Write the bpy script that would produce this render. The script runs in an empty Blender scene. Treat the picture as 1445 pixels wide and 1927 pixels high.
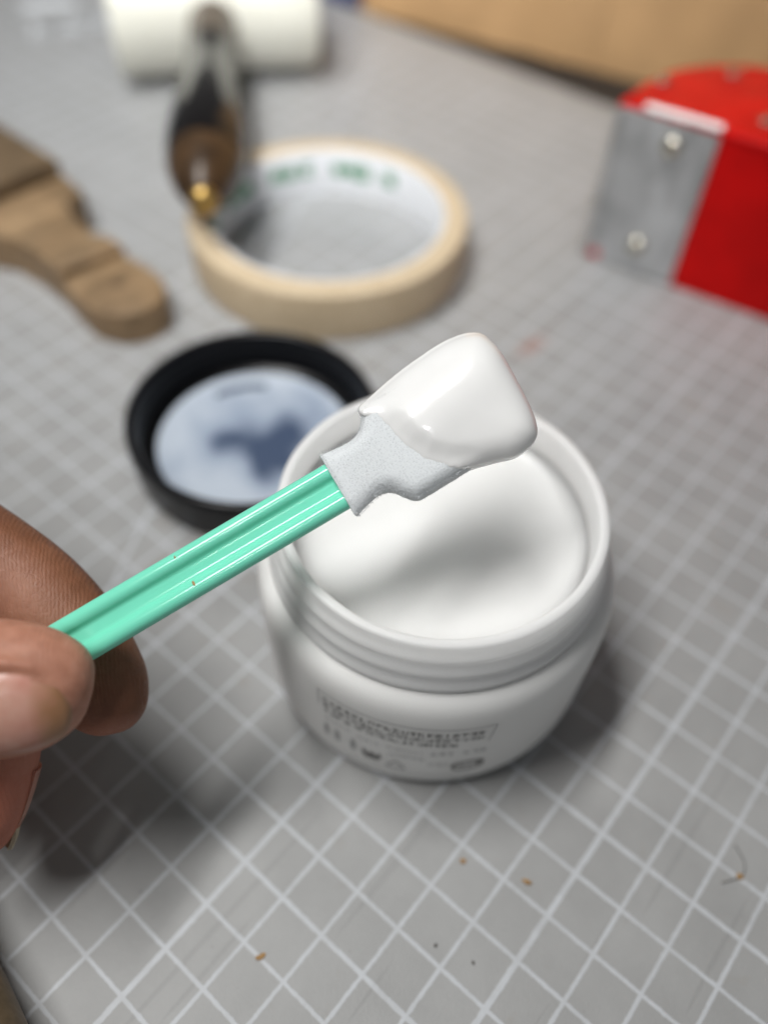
import bpy, math, random
import numpy as np
from mathutils import Vector

sc = bpy.context.scene
COL = sc.collection
S = 0.01                                   # everything below is written in centimetres

# ------------------------------------------------------------------ camera, light, exposure
CAM = np.array([0.7807, -4.7523, 16.9072])
RIGHT = np.array([0.64473, -0.76389, 0.02834])
UP = np.array([0.58617, 0.51784, 0.62309])
BACK = np.array([-0.49065, -0.38511, 0.78164])
cd = bpy.data.cameras.new('camera')
cam = bpy.data.objects.new('camera', cd); COL.objects.link(cam)
m = [[RIGHT[i], UP[i], BACK[i], CAM[i]*S] for i in range(3)] + [[0, 0, 0, 1]]
from mathutils import Matrix
cam.matrix_world = Matrix(m)
cd.sensor_fit = 'VERTICAL'; cd.sensor_height = 36.0; cd.sensor_width = 27.0
cd.lens = 36.0*1567.3/1927.0
cd.clip_start = 0.005; cd.clip_end = 20
cd.dof.use_dof = True; cd.dof.focus_distance = 0.1352
cd.dof.aperture_fstop = cd.lens/6.2
sc.camera = cam

w = bpy.data.worlds.new('World'); sc.world = w; w.use_nodes = True
w.node_tree.nodes['Background'].inputs[0].default_value = (0.93, 0.97, 1.0, 1)
w.node_tree.nodes['Background'].inputs[1].default_value = 0.10

def lamp(name, loc, target, sx, sy, power, color, along):
    l = bpy.data.lights.new(name, 'AREA'); l.shape = 'RECTANGLE'; l.size = sx*S; l.size_y = sy*S
    l.energy = power; l.color = color
    o = bpy.data.objects.new(name, l); COL.objects.link(o)
    z = (np.array(loc, float)-np.array(target, float)); z /= np.linalg.norm(z)
    x = np.array(along, float); x -= z*(x@z); x /= np.linalg.norm(x); y = np.cross(z, x)
    o.matrix_world = Matrix([[x[i], y[i], z[i], loc[i]*S] for i in range(3)] + [[0, 0, 0, 1]])
    return o
lamp('tube_lamp', (-5, 21, 78), (2, 5, 0), 50, 5.5, 5.6, (1.0, 0.992, 0.97), (1, 0.15, 0))
spot = lamp('far_fill_spot', (-34, -20, 80), (36, 27, 0), 14, 14, 0.30, (0.97, 0.985, 1.0), (1, 0, 0))  # added narrow beam that lifts the far side, standing in for room light
spot.data.spread = math.radians(30)

vs = sc.view_settings
vs.view_transform = 'Standard'; vs.look = 'None'; vs.exposure = 0.15; vs.gamma = 1.0; vs.use_curve_mapping = False
sc.render.engine = 'CYCLES'
sc.cycles.max_bounces = 10; sc.cycles.transmission_bounces = 8; sc.cycles.diffuse_bounces = 5
sc.cycles.use_denoising = True
sc.cycles.caustics_reflective = False; sc.cycles.caustics_refractive = False

# ------------------------------------------------------------------ helpers
random.seed(4); RNG = np.random.default_rng(4)

def mesh_from(name, V, F, mat, smooth=True, sharp=40):
    me = bpy.data.meshes.new(name)
    me.from_pydata((np.asarray(V, float)*S).tolist(), [], [list(f) for f in F])
    me.validate(); me.update()
    if smooth:
        me.shade_smooth()
        if sharp: me.set_sharp_from_angle(angle=math.radians(sharp))
    if mat: me.materials.append(mat)
    return me

def obj(name, V, F, mat, parent=None, smooth=True, sharp=40, origin=None):
    """V in world cm. Parts are stored relative to their top-level thing's base."""
    if parent is not None:
        org = np.array(parent['_o']); V = np.asarray(V, float)-org
    else:
        org = np.array(origin if origin is not None else (0, 0, 0), float); V = np.asarray(V, float)-org
    o = bpy.data.objects.new(name, mesh_from(name, V, F, mat, smooth, sharp)); COL.objects.link(o)
    o['_o'] = [float(x) for x in org]
    if parent is not None: o.parent = parent
    else: o.location = Vector(org*S)
    return o

def thing(name, base, label, cat, group=None):
    o = bpy.data.objects.new(name, None); COL.objects.link(o); o.empty_display_size = 0.01
    o.location = Vector(np.array(base, float)*S); o['_o'] = [float(x) for x in base]
    return tag(o, label, cat, group)

def tag(o, label, cat, group=None):
    o['label'] = label; o['category'] = cat
    if group: o['group'] = group
    return o

def lathe(profile, c, seg=96, z0=0.0, axis=None):
    """profile [(r,z)]; r==0 points become poles. c = (x,y) centre"""
    V, F, rings = [], [], []
    for r, z in profile:
        if r < 1e-6: rings.append([len(V)]); V.append((0, 0, z))
        else:
            rings.append(list(range(len(V), len(V)+seg)))
            for k in range(seg):
                a = 2*math.pi*k/seg; V.append((r*math.cos(a), r*math.sin(a), z))
    for A, B in zip(rings[:-1], rings[1:]):
        for k in range(seg):
            k2 = (k+1) % seg
            if len(A) == 1 and len(B) == 1: continue
            if len(A) == 1: F.append((A[0], B[k], B[k2]))
            elif len(B) == 1: F.append((A[k], B[0], A[k2]))
            else: F.append((A[k], B[k], B[k2], A[k2]))
    V = np.array(V, float)
    if axis is None: V = V+np.array([c[0], c[1], z0])
    else:
        z = np.array(axis, float); z /= np.linalg.norm(z)
        x = np.cross([0, 0, 1], z); x /= np.linalg.norm(x); y = np.cross(z, x)
        V = V[:, :1]*x+V[:, 1:2]*y+V[:, 2:]*z+np.array(c, float)
    return V, F

def prism(poly, z0, z1, bev=0.0, seg=3):
    """vertical extrusion of an outline, rounded top edge"""
    P = np.array(poly, float); n = len(P)
    a = P[np.r_[1:n, 0]]-P[np.r_[-1:n-1]]
    area = 0.5*np.sum(P[:, 0]*np.roll(P[:, 1], -1)-np.roll(P[:, 0], -1)*P[:, 1])
    if area < 0: P = P[::-1]; a = P[np.r_[1:n, 0]]-P[np.r_[-1:n-1]]
    nr = np.stack([-a[:, 1], a[:, 0]], 1); nr /= np.linalg.norm(nr, axis=1)[:, None]   # inward
    lev = [(0.0, z0)]
    for k in range(seg+1):
        t = math.pi/2*k/seg
        lev.append((bev*(1-math.cos(t)), z1-bev+bev*math.sin(t)) if bev else (0.0, z1))
        if not bev: break
    V = np.concatenate([np.c_[P+nr*d, np.full(n, z)] for d, z in lev])
    F = []
    for l in range(len(lev)-1):
        for k in range(n):
            k2 = (k+1) % n; F.append((l*n+k, l*n+k2, (l+1)*n+k2, (l+1)*n+k))
    F.append(tuple(range((len(lev)-1)*n, len(lev)*n))); F.append(tuple(range(n-1, -1, -1)))
    return V, F

def frame_box(o, ex, ey, ez, lx, ly, lz, bev=0.0):
    """box with corner o along unit axes ex,ey,ez; chamfered by an octagonal section when bev"""
    o = np.array(o, float)
    if not bev:
        V = [o+ex*(lx*i)+ey*(ly*j)+ez*(lz*k) for k in (0, 1) for j in (0, 1) for i in (0, 1)]
        return np.array(V), [(0, 2, 3, 1), (4, 5, 7, 6), (0, 1, 5, 4), (2, 6, 7, 3), (0, 4, 6, 2), (1, 3, 7, 5)]
    V, F = [], []
    b = bev
    sec = [(b, 0), (lx-b, 0), (lx, b), (lx, ly-b), (lx-b, ly), (b, ly), (0, ly-b), (0, b)]
    cx_, cy_ = lx/2, ly/2
    for z, ins in ((0, b), (b, 0), (lz-b, 0), (lz, b)):
        for x, y in sec:
            x2 = cx_+(x-cx_)*(1-2*ins/lx); y2 = cy_+(y-cy_)*(1-2*ins/ly)
            V.append(o+ex*x2+ey*y2+ez*z)
    for l in range(3):
        for k in range(8): F.append((l*8+k, l*8+(k+1) % 8, (l+1)*8+(k+1) % 8, (l+1)*8+k))
    F.append(tuple(range(7, -1, -1))); F.append(tuple(range(24, 32)))
    return np.array(V), F

def catmull(P, n, closed=True):
    P = np.array(P, float); k = len(P); out = []
    m_ = k if closed else k-1
    for i in range(m_):
        p0, p1, p2, p3 = (P[(i-1) % k], P[i], P[(i+1) % k], P[(i+2) % k]) if closed else (P[max(i-1, 0)], P[i], P[i+1], P[min(i+2, k-1)])
        for t in np.linspace(0, 1, 12, endpoint=False):
            out.append(0.5*((2*p1)+(-p0+p2)*t+(2*p0-5*p1+4*p2-p3)*t*t+(-p0+3*p1-3*p2+p3)*t**3))
    if not closed: out.append(P[-1])
    out = np.array(out)
    d = np.r_[0, np.cumsum(np.linalg.norm(np.diff(np.r_[out, out[:1]] if closed else out, axis=0), axis=1))]
    src = np.r_[out, out[:1]] if closed else out
    s = np.linspace(0, d[-1], n, endpoint=not closed)
    return np.stack([np.interp(s, d, src[:, c]) for c in range(src.shape[1])], 1)

def bake(V, F, voxel, smooth):
    me = bpy.data.meshes.new('t'); me.from_pydata(np.asarray(V).tolist(), [], [list(f) for f in F]); me.update()
    o = bpy.data.objects.new('t', me); COL.objects.link(o)
    r = o.modifiers.new('r', 'REMESH'); r.mode = 'VOXEL'; r.voxel_size = voxel
    s = o.modifiers.new('s', 'SMOOTH'); s.iterations = smooth; s.factor = 0.5
    dg = bpy.context.evaluated_depsgraph_get(); ev = o.evaluated_get(dg); em = ev.to_mesh()
    n = len(em.vertices); co = np.empty(n*3); em.vertices.foreach_get('co', co); co = co.reshape(-1, 3)
    Fs = [tuple(p.vertices) for p in em.polygons]
    ev.to_mesh_clear(); bpy.data.objects.remove(o); bpy.data.meshes.remove(me)
    return co, Fs

def merge(*parts):
    V, F, n = [], [], 0
    for v, f in parts:
        v = np.asarray(v, float); V.append(v); F += [tuple(i+n for i in q) for q in f]; n += len(v)
    return np.concatenate(V), F

# ------------------------------------------------------------------ material helpers
class NT:
    def __init__(s, name):
        s.m = bpy.data.materials.new(name); s.m.use_nodes = True; s.t = s.m.node_tree
        s.b = s.t.nodes['Principled BSDF']; s.out = s.t.nodes['Material Output']
    def n(s, typ, **kw):
        x = s.t.nodes.new(typ)
        for k, v in kw.items(): setattr(x, k, v)
        return x
    def l(s, a, b): s.t.links.new(a, b)
    def set(s, **kw):
        for k, v in kw.items():
            k = k.replace('_', ' ')
            i = s.b.inputs[k]
            if k in ('Base Color', 'Specular Tint', 'Coat Tint') and len(v) == 3: v = (*v, 1)
            i.default_value = v
        return s
    def math(s, op, a, b=None, c=None, clamp=False):
        x = s.n('ShaderNodeMath', operation=op); x.use_clamp = clamp
        for i, v in enumerate((a, b, c)):
            if v is None: continue
            if isinstance(v, (int, float)): x.inputs[i].default_value = v
            else: s.l(v, x.inputs[i])
        return x.outputs[0]
    def coord(s, scale=100.0, rot=(0, 0, 0), kind='Object'):
        tc = s.n('ShaderNodeTexCoord'); mp = s.n('ShaderNodeMapping')
        sca = scale if isinstance(scale, tuple) else (scale,)*3
        mp.inputs['Scale'].default_value = sca; mp.inputs['Rotation'].default_value = rot
        s.l(tc.outputs[kind], mp.inputs['Vector']); return mp.outputs[0]
    def noise(s, vec, scale, detail=3, rough=0.5, dist=0.0):
        x = s.n('ShaderNodeTexNoise'); x.inputs['Scale'].default_value = scale; x.inputs['Detail'].default_value = detail
        x.inputs['Roughness'].default_value = rough; x.inputs['Distortion'].default_value = dist
        s.l(vec, x.inputs['Vector']); return x.outputs['Fac']
    def ramp(s, fac, stops):
        x = s.n('ShaderNodeValToRGB'); e = x.color_ramp.elements
        while len(e) < len(stops): e.new(0.5)
        for el, (p, c) in zip(e, stops): el.position = p; el.color = (*c, 1) if len(c) == 3 else c
        s.l(fac, x.inputs[0]); return x.outputs[0]
    def mix(s, fac, a, b):
        x = s.n('ShaderNodeMix', data_type='RGBA')
        for i, v in ((0, fac), (6, a), (7, b)):
            if isinstance(v, (int, float)): x.inputs[i].default_value = v
            elif isinstance(v, tuple): x.inputs[i].default_value = (*v, 1)
            else: s.l(v, x.inputs[i])
        return x.outputs[2]
    def bump(s, h, strength, dist=0.0005, normal=None):
        x = s.n('ShaderNodeBump'); x.inputs['Strength'].default_value = strength; x.inputs['Distance'].default_value = dist
        s.l(h, x.inputs['Height'])
        if normal is not None: s.l(normal, x.inputs['Normal'])
        s.l(x.outputs[0], s.b.inputs['Normal']); return x.outputs[0]
    def color(s, c): s.l(c, s.b.inputs['Base Color']); return s
    def rough(s, c): s.l(c, s.b.inputs['Roughness']); return s

def simple(name, col, rough=0.5, var=0.0, scale=3.0, bump=0.0, bscale=30.0, **kw):
    t = NT(name); t.set(Base_Color=col, Roughness=rough, **kw); v = t.coord()
    if var:
        n = t.noise(v, scale, 4)
        lo = tuple(x*(1-var) for x in col); hi = tuple(min(1, x*(1+var)) for x in col)
        t.color(t.ramp(n, [(0.3, lo), (0.7, hi)]))
    if bump: t.bump(t.noise(v, bscale, 3), bump, 0.0003)
    return t.m

# ------------------------------------------------------------------ materials
def mat_mat():
    t = NT('mat_print'); v = t.coord()
    sp = t.n('ShaderNodeSeparateXYZ'); t.l(v, sp.inputs[0]); X, Y = sp.outputs[0], sp.outputs[1]
    wob = t.math('MULTIPLY', t.math('SUBTRACT', t.noise(v, 9.0, 3), 0.5), 0.045)
    def line(co, off, period, half):
        d = t.math('ABSOLUTE', t.math('SUBTRACT', t.math('FRACT', t.math('ADD', t.math('DIVIDE', t.math('SUBTRACT', co, off), period), 0.5)), 0.5))
        d = t.math('MULTIPLY', d, period)
        return t.math('SUBTRACT', 1.0, t.math('DIVIDE', t.math('SUBTRACT', t.math('ADD', d, wob), half-0.008), 0.016, clamp=True), clamp=True)
    g = line(X, 0, 1, 0.038)
    for q in (line(Y, 0, 1, 0.038), line(X, 3, 5, 0.047), line(Y, 0, 5, 0.056)): g = t.math('MAXIMUM', g, q)
    # the thin 30 degree guide line
    dl = t.math('MULTIPLY', t.math('ABSOLUTE', t.math('SUBTRACT', t.math('SUBTRACT', Y, 7.3), t.math('MULTIPLY', t.math('SUBTRACT', X, 5.9), 0.544))), 0.878)
    g = t.math('MAXIMUM', g, t.math('SUBTRACT', 1.0, t.math('DIVIDE', t.math('SUBTRACT', dl, 0.04), 0.016, clamp=True), clamp=True))
    g = t.math('MULTIPLY', g, t.math('LESS_THAN', X, 33.05))
    wear = t.ramp(t.noise(v, 2.2, 5, 0.6), [(0.25, (0.62,)*3), (0.6, (1,)*3)])
    g = t.math('MULTIPLY', g, t.math('MULTIPLY', wear, 0.92))
    base = t.ramp(t.noise(v, 0.55, 5, 0.62), [(0.3, (0.305, 0.305, 0.303)), (0.7, (0.362, 0.362, 0.360))])
    sm = t.ramp(t.noise(v, 1.9, 6, 0.7, 0.6), [(0.66, (0, 0, 0)), (0.80, (1, 1, 1))])
    base = t.mix(t.math('MULTIPLY', sm, 0.35), base, (0.10, 0.097, 0.09))
    base = t.mix(t.math('MULTIPLY', t.ramp(t.noise(v, 6.0, 2), [(0.74, (0,)*3), (0.80, (1,)*3)]), 0.45), base, (0.06, 0.055, 0.05))
    br = t.ramp(t.noise(t.coord(100.0, (0.3, 0.1, 2.0)), 0.9, 5, 0.6, 0.4), [(0.62, (0,)*3), (0.74, (1,)*3)])
    base = t.mix(t.math('MULTIPLY', br, 0.28), base, (0.27, 0.22, 0.16))
    cuts = None
    for rz, off in ((0.35, 0.0), (1.25, 3.1), (2.3, 7.7)):
        tc2 = t.coord((22.0, 620.0, 100.0), (0, 0, rz)); nn = t.noise(tc2, 0.55, 1, 0.4, 0.0)
        c_ = t.ramp(nn, [(0.735, (0,)*3), (0.75, (1,)*3)]); cuts = c_ if cuts is None else t.math('MAXIMUM', cuts, c_)
    base = t.mix(t.math('MULTIPLY', cuts, 0.13), base, (0.12, 0.12, 0.118))
    # pink glue stain near the tape dispenser
    sx = t.math('SUBTRACT', X, 19.5); sy = t.math('SUBTRACT', Y, 4.4)
    rr = t.math('ADD', t.math('POWER', t.math('ABSOLUTE', t.math('DIVIDE', t.math('ADD', sx, t.math('MULTIPLY', sy, 0.6)), 0.9)), 2.0), t.math('POWER', t.math('ABSOLUTE', t.math('DIVIDE', sy, 0.35)), 2.0))
    st = t.math('MULTIPLY', t.math('SUBTRACT', 1.0, rr, clamp=True), t.math('MULTIPLY', t.noise(v, 3.0, 4), 0.9))
    base = t.mix(st, base, (0.40, 0.17, 0.12))
    t.color(t.mix(g, base, (0.53, 0.55, 0.58)))
    t.set(Roughness=0.52, Specular_IOR_Level=0.42)
    h = t.math('SUBTRACT', t.math('ADD', t.math('MULTIPLY', t.noise(v, 22, 4, 0.6), 1.0), t.math('MULTIPLY', g, 0.5)), t.math('MULTIPLY', cuts, 0.4))
    t.bump(h, 0.40, 0.00020)
    return t.m

def mat_wood(name, c1, c2, rough=0.55, ang=0.0, ring=1.4):
    t = NT(name); v = t.coord((18.0, 150.0, 150.0), (0, 0, ang))
    n = t.noise(v, ring, 6, 0.62, 1.2); f = t.noise(t.coord((60, 900, 900), (0, 0, ang)), 1.0, 3)
    k = t.math('ADD', t.math('MULTIPLY', n, 0.75), t.math('MULTIPLY', f, 0.25))
    gr = t.ramp(t.noise(t.coord(100.0), 0.8, 5, 0.65), [(0.42, (0.45,)*3), (0.62, (1,)*3)])
    mx = t.n('ShaderNodeMix', data_type='RGBA', blend_type='MULTIPLY'); mx.inputs[0].default_value = 0.6
    t.l(t.ramp(k, [(0.3, c1), (0.68, c2)]), mx.inputs[6]); t.l(gr, mx.inputs[7]); t.color(mx.outputs[2]); t.set(Roughness=rough); t.bump(k, 0.25, 0.0004); return t.m

def mat_plastic(name, col, rough, sss, rad, wav=True, **kw):
    t = NT(name); v = t.coord()
    n = t.noise(v, 2.0, 3)
    t.color(t.ramp(n, [(0.2, tuple(c*0.975 for c in col)), (0.8, col)]))
    t.set(Roughness=rough, Subsurface_Weight=sss, Subsurface_Radius=(rad*S,)*3, Subsurface_Scale=1.0, **kw)
    if wav: t.bump(t.noise(v, 14, 3), 0.05, 0.0003)
    return t.m

def mat_skin(name, c_lo, c_mid, c_hi, ridge_rot=(0, 0, 0.7)):
    t = NT(name); v = t.coord()
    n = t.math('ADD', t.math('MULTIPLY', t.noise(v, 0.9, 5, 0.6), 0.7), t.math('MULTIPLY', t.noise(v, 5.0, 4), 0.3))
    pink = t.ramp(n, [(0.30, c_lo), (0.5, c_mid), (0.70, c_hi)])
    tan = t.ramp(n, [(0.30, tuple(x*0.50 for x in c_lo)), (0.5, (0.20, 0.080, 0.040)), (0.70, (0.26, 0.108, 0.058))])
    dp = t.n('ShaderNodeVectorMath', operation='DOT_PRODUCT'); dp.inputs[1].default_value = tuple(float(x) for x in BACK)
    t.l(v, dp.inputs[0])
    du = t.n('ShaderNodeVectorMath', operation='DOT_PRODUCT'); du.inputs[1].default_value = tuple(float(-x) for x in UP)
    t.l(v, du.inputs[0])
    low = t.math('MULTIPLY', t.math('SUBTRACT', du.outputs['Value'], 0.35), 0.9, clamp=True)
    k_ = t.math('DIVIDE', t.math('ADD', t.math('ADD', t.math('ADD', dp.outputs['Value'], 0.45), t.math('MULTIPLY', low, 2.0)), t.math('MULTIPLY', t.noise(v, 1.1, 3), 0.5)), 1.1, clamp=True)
    t.color(t.mix(t.math('MULTIPLY', low, 0.75), t.mix(k_, tan, pink), (0.52, 0.165, 0.105)))            # browner finger backs, also carrying the index finger's shade in the colour
    t.set(Roughness=0.50, Subsurface_Weight=0.22, Subsurface_Radius=(0.25*S, 0.09*S, 0.05*S), Subsurface_Scale=1.0, Specular_IOR_Level=0.38)
    wv = t.n('ShaderNodeTexWave', wave_type='BANDS', bands_direction='X')
    wv.inputs['Scale'].default_value = 5.2; wv.inputs['Distortion'].default_value = 4.0; wv.inputs['Detail'].default_value = 2.0; wv.inputs['Detail Scale'].default_value = 0.55
    t.l(t.coord(100.0, ridge_rot), wv.inputs['Vector'])
    msk = t.ramp(t.noise(v, 1.3, 2), [(0.35, (0.25,)*3), (0.6, (1,)*3)])
    h = t.math('ADD', t.math('MULTIPLY', wv.outputs['Fac'], t.math('MULTIPLY', msk, 0.62)), t.math('MULTIPLY', t.noise(v, 26, 4, 0.65), 1.1))
    vc = t.n('ShaderNodeTexVoronoi', feature='DISTANCE_TO_EDGE'); vc.inputs['Scale'].default_value = 9.0
    wp = t.n('ShaderNodeVectorMath', operation='ADD'); t.l(v, wp.inputs[0])
    ns_ = t.n('ShaderNodeTexNoise'); ns_.inputs['Scale'].default_value = 4.0; t.l(v, ns_.inputs['Vector'])
    sc_ = t.n('ShaderNodeVectorMath', operation='SCALE'); sc_.inputs['Scale'].default_value = 0.25; t.l(ns_.outputs['Color'], sc_.inputs[0]); t.l(sc_.outputs[0], wp.inputs[1])
    t.l(wp.outputs[0], vc.inputs['Vector'])
    h = t.math('ADD', h, t.math('MULTIPLY', t.math('MINIMUM', t.math('MULTIPLY', vc.outputs['Distance'], 6.0), 1.0), 0.38))
    t.bump(h, 0.42, 0.00016)
    t.rough(t.ramp(t.noise(v, 12, 3), [(0.3, (0.42,)*3), (0.7, (0.60,)*3)]))
    return t.m

M = {}
M['mat'] = mat_mat()
M['table'] = simple('dark_table', (0.012, 0.012, 0.013), 0.5, 0.3)
M['ink_white'] = simple('white_ink', (0.62, 0.64, 0.66), 0.5)
M['jar'] = mat_plastic('jar_plastic', (0.87, 0.865, 0.85), 0.42, 0.65, 0.7, IOR=1.45, Specular_IOR_Level=0.35)
M['neck'] = mat_plastic('neck_plastic', (0.95, 0.95, 0.94), 0.46, 0.9, 1.0, IOR=1.45, Specular_IOR_Level=0.35)
M['ink'] = simple('grey_ink', (0.16, 0.155, 0.15), 0.6, 0.3, 6)
M['ink_pale'] = simple('pale_grey_ink', (0.42, 0.42, 0.42), 0.6, 0.2, 6)
M['cream'] = mat_plastic('white_cream', (0.81, 0.805, 0.795), 0.25, 0.40, 0.20, wav=False, Coat_Weight=0.9, Coat_Roughness=0.03)
M['cream_jar'] = mat_plastic('jar_cream', (0.92, 0.915, 0.90), 0.34, 1.0, 1.0)
M['lid'] = simple('black_plastic', (0.004, 0.004, 0.005), 0.30, 0.2, 5, Specular_IOR_Level=0.25)
def lidfilm():
    t = NT('smeared_cream_film'); v = t.coord()
    sp = t.n('ShaderNodeSeparateXYZ'); t.l(v, sp.inputs[0]); X, Y = sp.outputs[0], sp.outputs[1]
    wx = t.math('MULTIPLY', t.math('SUBTRACT', t.noise(v, 0.9, 3), 0.5), 1.3); wy = t.math('MULTIPLY', t.math('SUBTRACT', t.noise(t.coord(100.0, (0.7, 0.2, 1.9)), 0.8, 3), 0.5), 1.3)
    acc = None
    for cx_, cy_, r_, a_ in ((-0.45, 0.45, 0.62, 0.85), (-0.40, -0.85, 0.80, 1.0), (0.95, -0.45, 0.75, 0.75), (0.25, -0.3, 1.3, 0.40)):
        dx_ = t.math('ADD', t.math('SUBTRACT', X, cx_), wx); dy_ = t.math('ADD', t.math('SUBTRACT', Y, cy_), wy)
        d2 = t.math('DIVIDE', t.math('ADD', t.math('MULTIPLY', dx_, dx_), t.math('MULTIPLY', dy_, dy_)), r_*r_)
        g_ = t.math('MULTIPLY', t.math('EXPONENT', t.math('MULTIPLY', d2, -1.0)), a_)
        g_ = t.math('MULTIPLY', g_, 0.9)
        acc = g_ if acc is None else t.math('ADD', acc, g_)
    n = t.math('ADD', acc, t.math('MULTIPLY', t.math('SUBTRACT', t.noise(v, 0.75, 4), 0.46), 1.3))
    t.color(t.ramp(n, [(0.0, (0.46, 0.515, 0.59)), (0.45, (0.29, 0.345, 0.44)), (1.0, (0.05, 0.075, 0.135))]))
    t.set(Roughness=0.42, Specular_IOR_Level=0.4); t.bump(n, 0.15, 0.001); return t.m
M['film'] = lidfilm()
def tapemat():
    t = NT('masking_tape'); v = t.coord()
    sp = t.n('ShaderNodeSeparateXYZ'); t.l(v, sp.inputs[0])
    r = t.math('SQRT', t.math('ADD', t.math('POWER', sp.outputs[0], 2.0), t.math('POWER', sp.outputs[1], 2.0)))
    w_ = t.math('SINE', t.math('MULTIPLY', r, 60.0)); n = t.noise(v, 5, 4)
    k = t.math('ADD', t.math('MULTIPLY', w_, 0.12), n)
    t.color(t.ramp(k, [(0.3, (0.53, 0.41, 0.265)), (0.7, (0.64, 0.52, 0.36))])); t.set(Roughness=0.62); t.bump(k, 0.2, 0.0004); return t.m
M['tape'] = tapemat()
M['core'] = simple('white_card', (0.72, 0.73, 0.75), 0.6, 0.06, 2)
M['green_ink'] = simple('green_ink', (0.02, 0.24, 0.09), 0.6, 0.25, 4)
M['nylon'] = mat_plastic('white_nylon', (0.80, 0.79, 0.70), 0.38, 0.4, 0.8)
M['lacquer'] = simple('black_lacquer', (0.007, 0.006, 0.006), 0.16, 0.3, 3, Specular_IOR_Level=0.25)
M['brownlac'] = simple('brown_lacquer', (0.050, 0.027, 0.012), 0.34, 0.5, 1.5, Specular_IOR_Level=0.4)
M['brass'] = simple('brass', (0.55, 0.36, 0.12), 0.36, 0.15, 4, Metallic=1.0)
M['wood'] = mat_wood('beech_wood', (0.17, 0.10, 0.045), (0.40, 0.27, 0.15), 0.55, 1.45)
M['wood_dark'] = mat_wood('aged_wood', (0.10, 0.065, 0.034), (0.20, 0.135, 0.075), 0.55, 1.45)
M['hole'] = simple('dark_wood_dent', (0.10, 0.06, 0.03), 0.7, 0.3)
M['rod'] = mat_wood('handle_wood', (0.12, 0.082, 0.042), (0.22, 0.155, 0.085), 0.5, 0.5)
M['red'] = simple('red_enamel', (0.50, 0.003, 0.003), 0.34, 0.14, 0.8, 0.05, 10, Specular_IOR_Level=0.12)
def steelmat():
    t = NT('zinc_steel'); v = t.coord(); st = t.noise(t.coord((90, 90, 18)), 1.6, 5, 0.6, 0.8); bl = t.noise(v, 0.7, 4, 0.6)
    k = t.math('ADD', t.math('MULTIPLY', st, 0.5), t.math('MULTIPLY', bl, 0.5))
    t.color(t.ramp(k, [(0.36, (0.30, 0.305, 0.31)), (0.62, (0.60, 0.61, 0.62))])); t.set(Metallic=0.6)
    t.rough(t.ramp(k, [(0.35, (0.32,)*3), (0.65, (0.58,)*3)])); t.bump(st, 0.12, 0.0004); return t.m
M['steel'] = steelmat()
M['screw'] = simple('nickel', (0.72, 0.68, 0.58), 0.25, 0.1, 4, Metallic=1.0)
M['painted_glint'] = simple('painted_glint', (0.92, 0.92, 0.92), 0.2, 0.02)
M['kraft'] = simple('kraft_paper', (0.50, 0.305, 0.145), 0.62, 0.09, 0.35, 0.3, 1.4)
M['blue'] = simple('navy_plastic', (0.02, 0.035, 0.14), 0.35, 0.2)
M['mint'] = mat_plastic('mint_plastic', (0.20, 0.74, 0.54), 0.14, 0.18, 0.08, wav=False)
def foam():
    t = NT('white_foam'); v = t.coord()
    vo = t.n('ShaderNodeTexVoronoi'); vo.inputs['Scale'].default_value = 34; t.l(v, vo.inputs['Vector'])
    n = t.noise(v, 45, 3)
    k = t.math('ADD', t.math('MULTIPLY', vo.outputs['Distance'], 0.8), t.math('MULTIPLY', n, 0.5))
    t.color(t.ramp(k, [(0.18, (0.36, 0.38, 0.40)), (0.55, (0.66, 0.685, 0.70))]))
    t.set(Roughness=0.7, Subsurface_Weight=0.2, Subsurface_Radius=(0.06*S,)*3, Subsurface_Scale=1.0); t.bump(k, 0.35, 0.00015); return t.m
M['foam'] = foam()
M['fuzz'] = simple('foam_fibre', (0.62, 0.64, 0.66), 0.6)
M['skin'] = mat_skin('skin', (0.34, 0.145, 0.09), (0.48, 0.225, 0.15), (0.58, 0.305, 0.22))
def nailmat():
    t = NT('nail'); v = t.coord()
    n = t.math('ADD', t.math('MULTIPLY', t.noise(v, 0.8, 3), 0.8), t.math('MULTIPLY', t.noise(v, 8, 3), 0.2))
    pk = t.ramp(n, [(0.35, (0.47, 0.20, 0.15)), (0.6, (0.57, 0.32, 0.25))])
    dr = t.n('ShaderNodeVectorMath', operation='DOT_PRODUCT'); dr.inputs[1].default_value = tuple(float(x) for x in RIGHT); t.l(v, dr.inputs[0])
    e_ = t.math('MULTIPLY', t.math('SUBTRACT', t.math('ADD', dr.outputs['Value'], t.math('MULTIPLY', t.noise(v, 4.0, 3), 0.35)), 2.2), 3.5, clamp=True)
    t.color(t.mix(t.math('MULTIPLY', e_, 0.75), pk, (0.30, 0.155, 0.055)))      # brown glue stain at the free end
    t.set(Roughness=0.30, Subsurface_Weight=0.25, Subsurface_Radius=(0.15*S, 0.07*S, 0.05*S), Subsurface_Scale=1.0, Specular_IOR_Level=0.5)
    t.bump(t.noise(t.coord((60, 900, 900), (0, 0.3, 0.6)), 1.2, 3), 0.10, 0.0003); return t.m
M['nail'] = nailmat()
M['nail_edge'] = simple('nail_free_edge', (0.55, 0.47, 0.34), 0.4, 0.12, 5)
M['crumb'] = simple('tan_crumb', (0.36, 0.21, 0.08), 0.7, 0.35, 12, 0.3, 40)
M['grit'] = simple('dark_grit', (0.10, 0.095, 0.085), 0.7, 0.3, 12)

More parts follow.
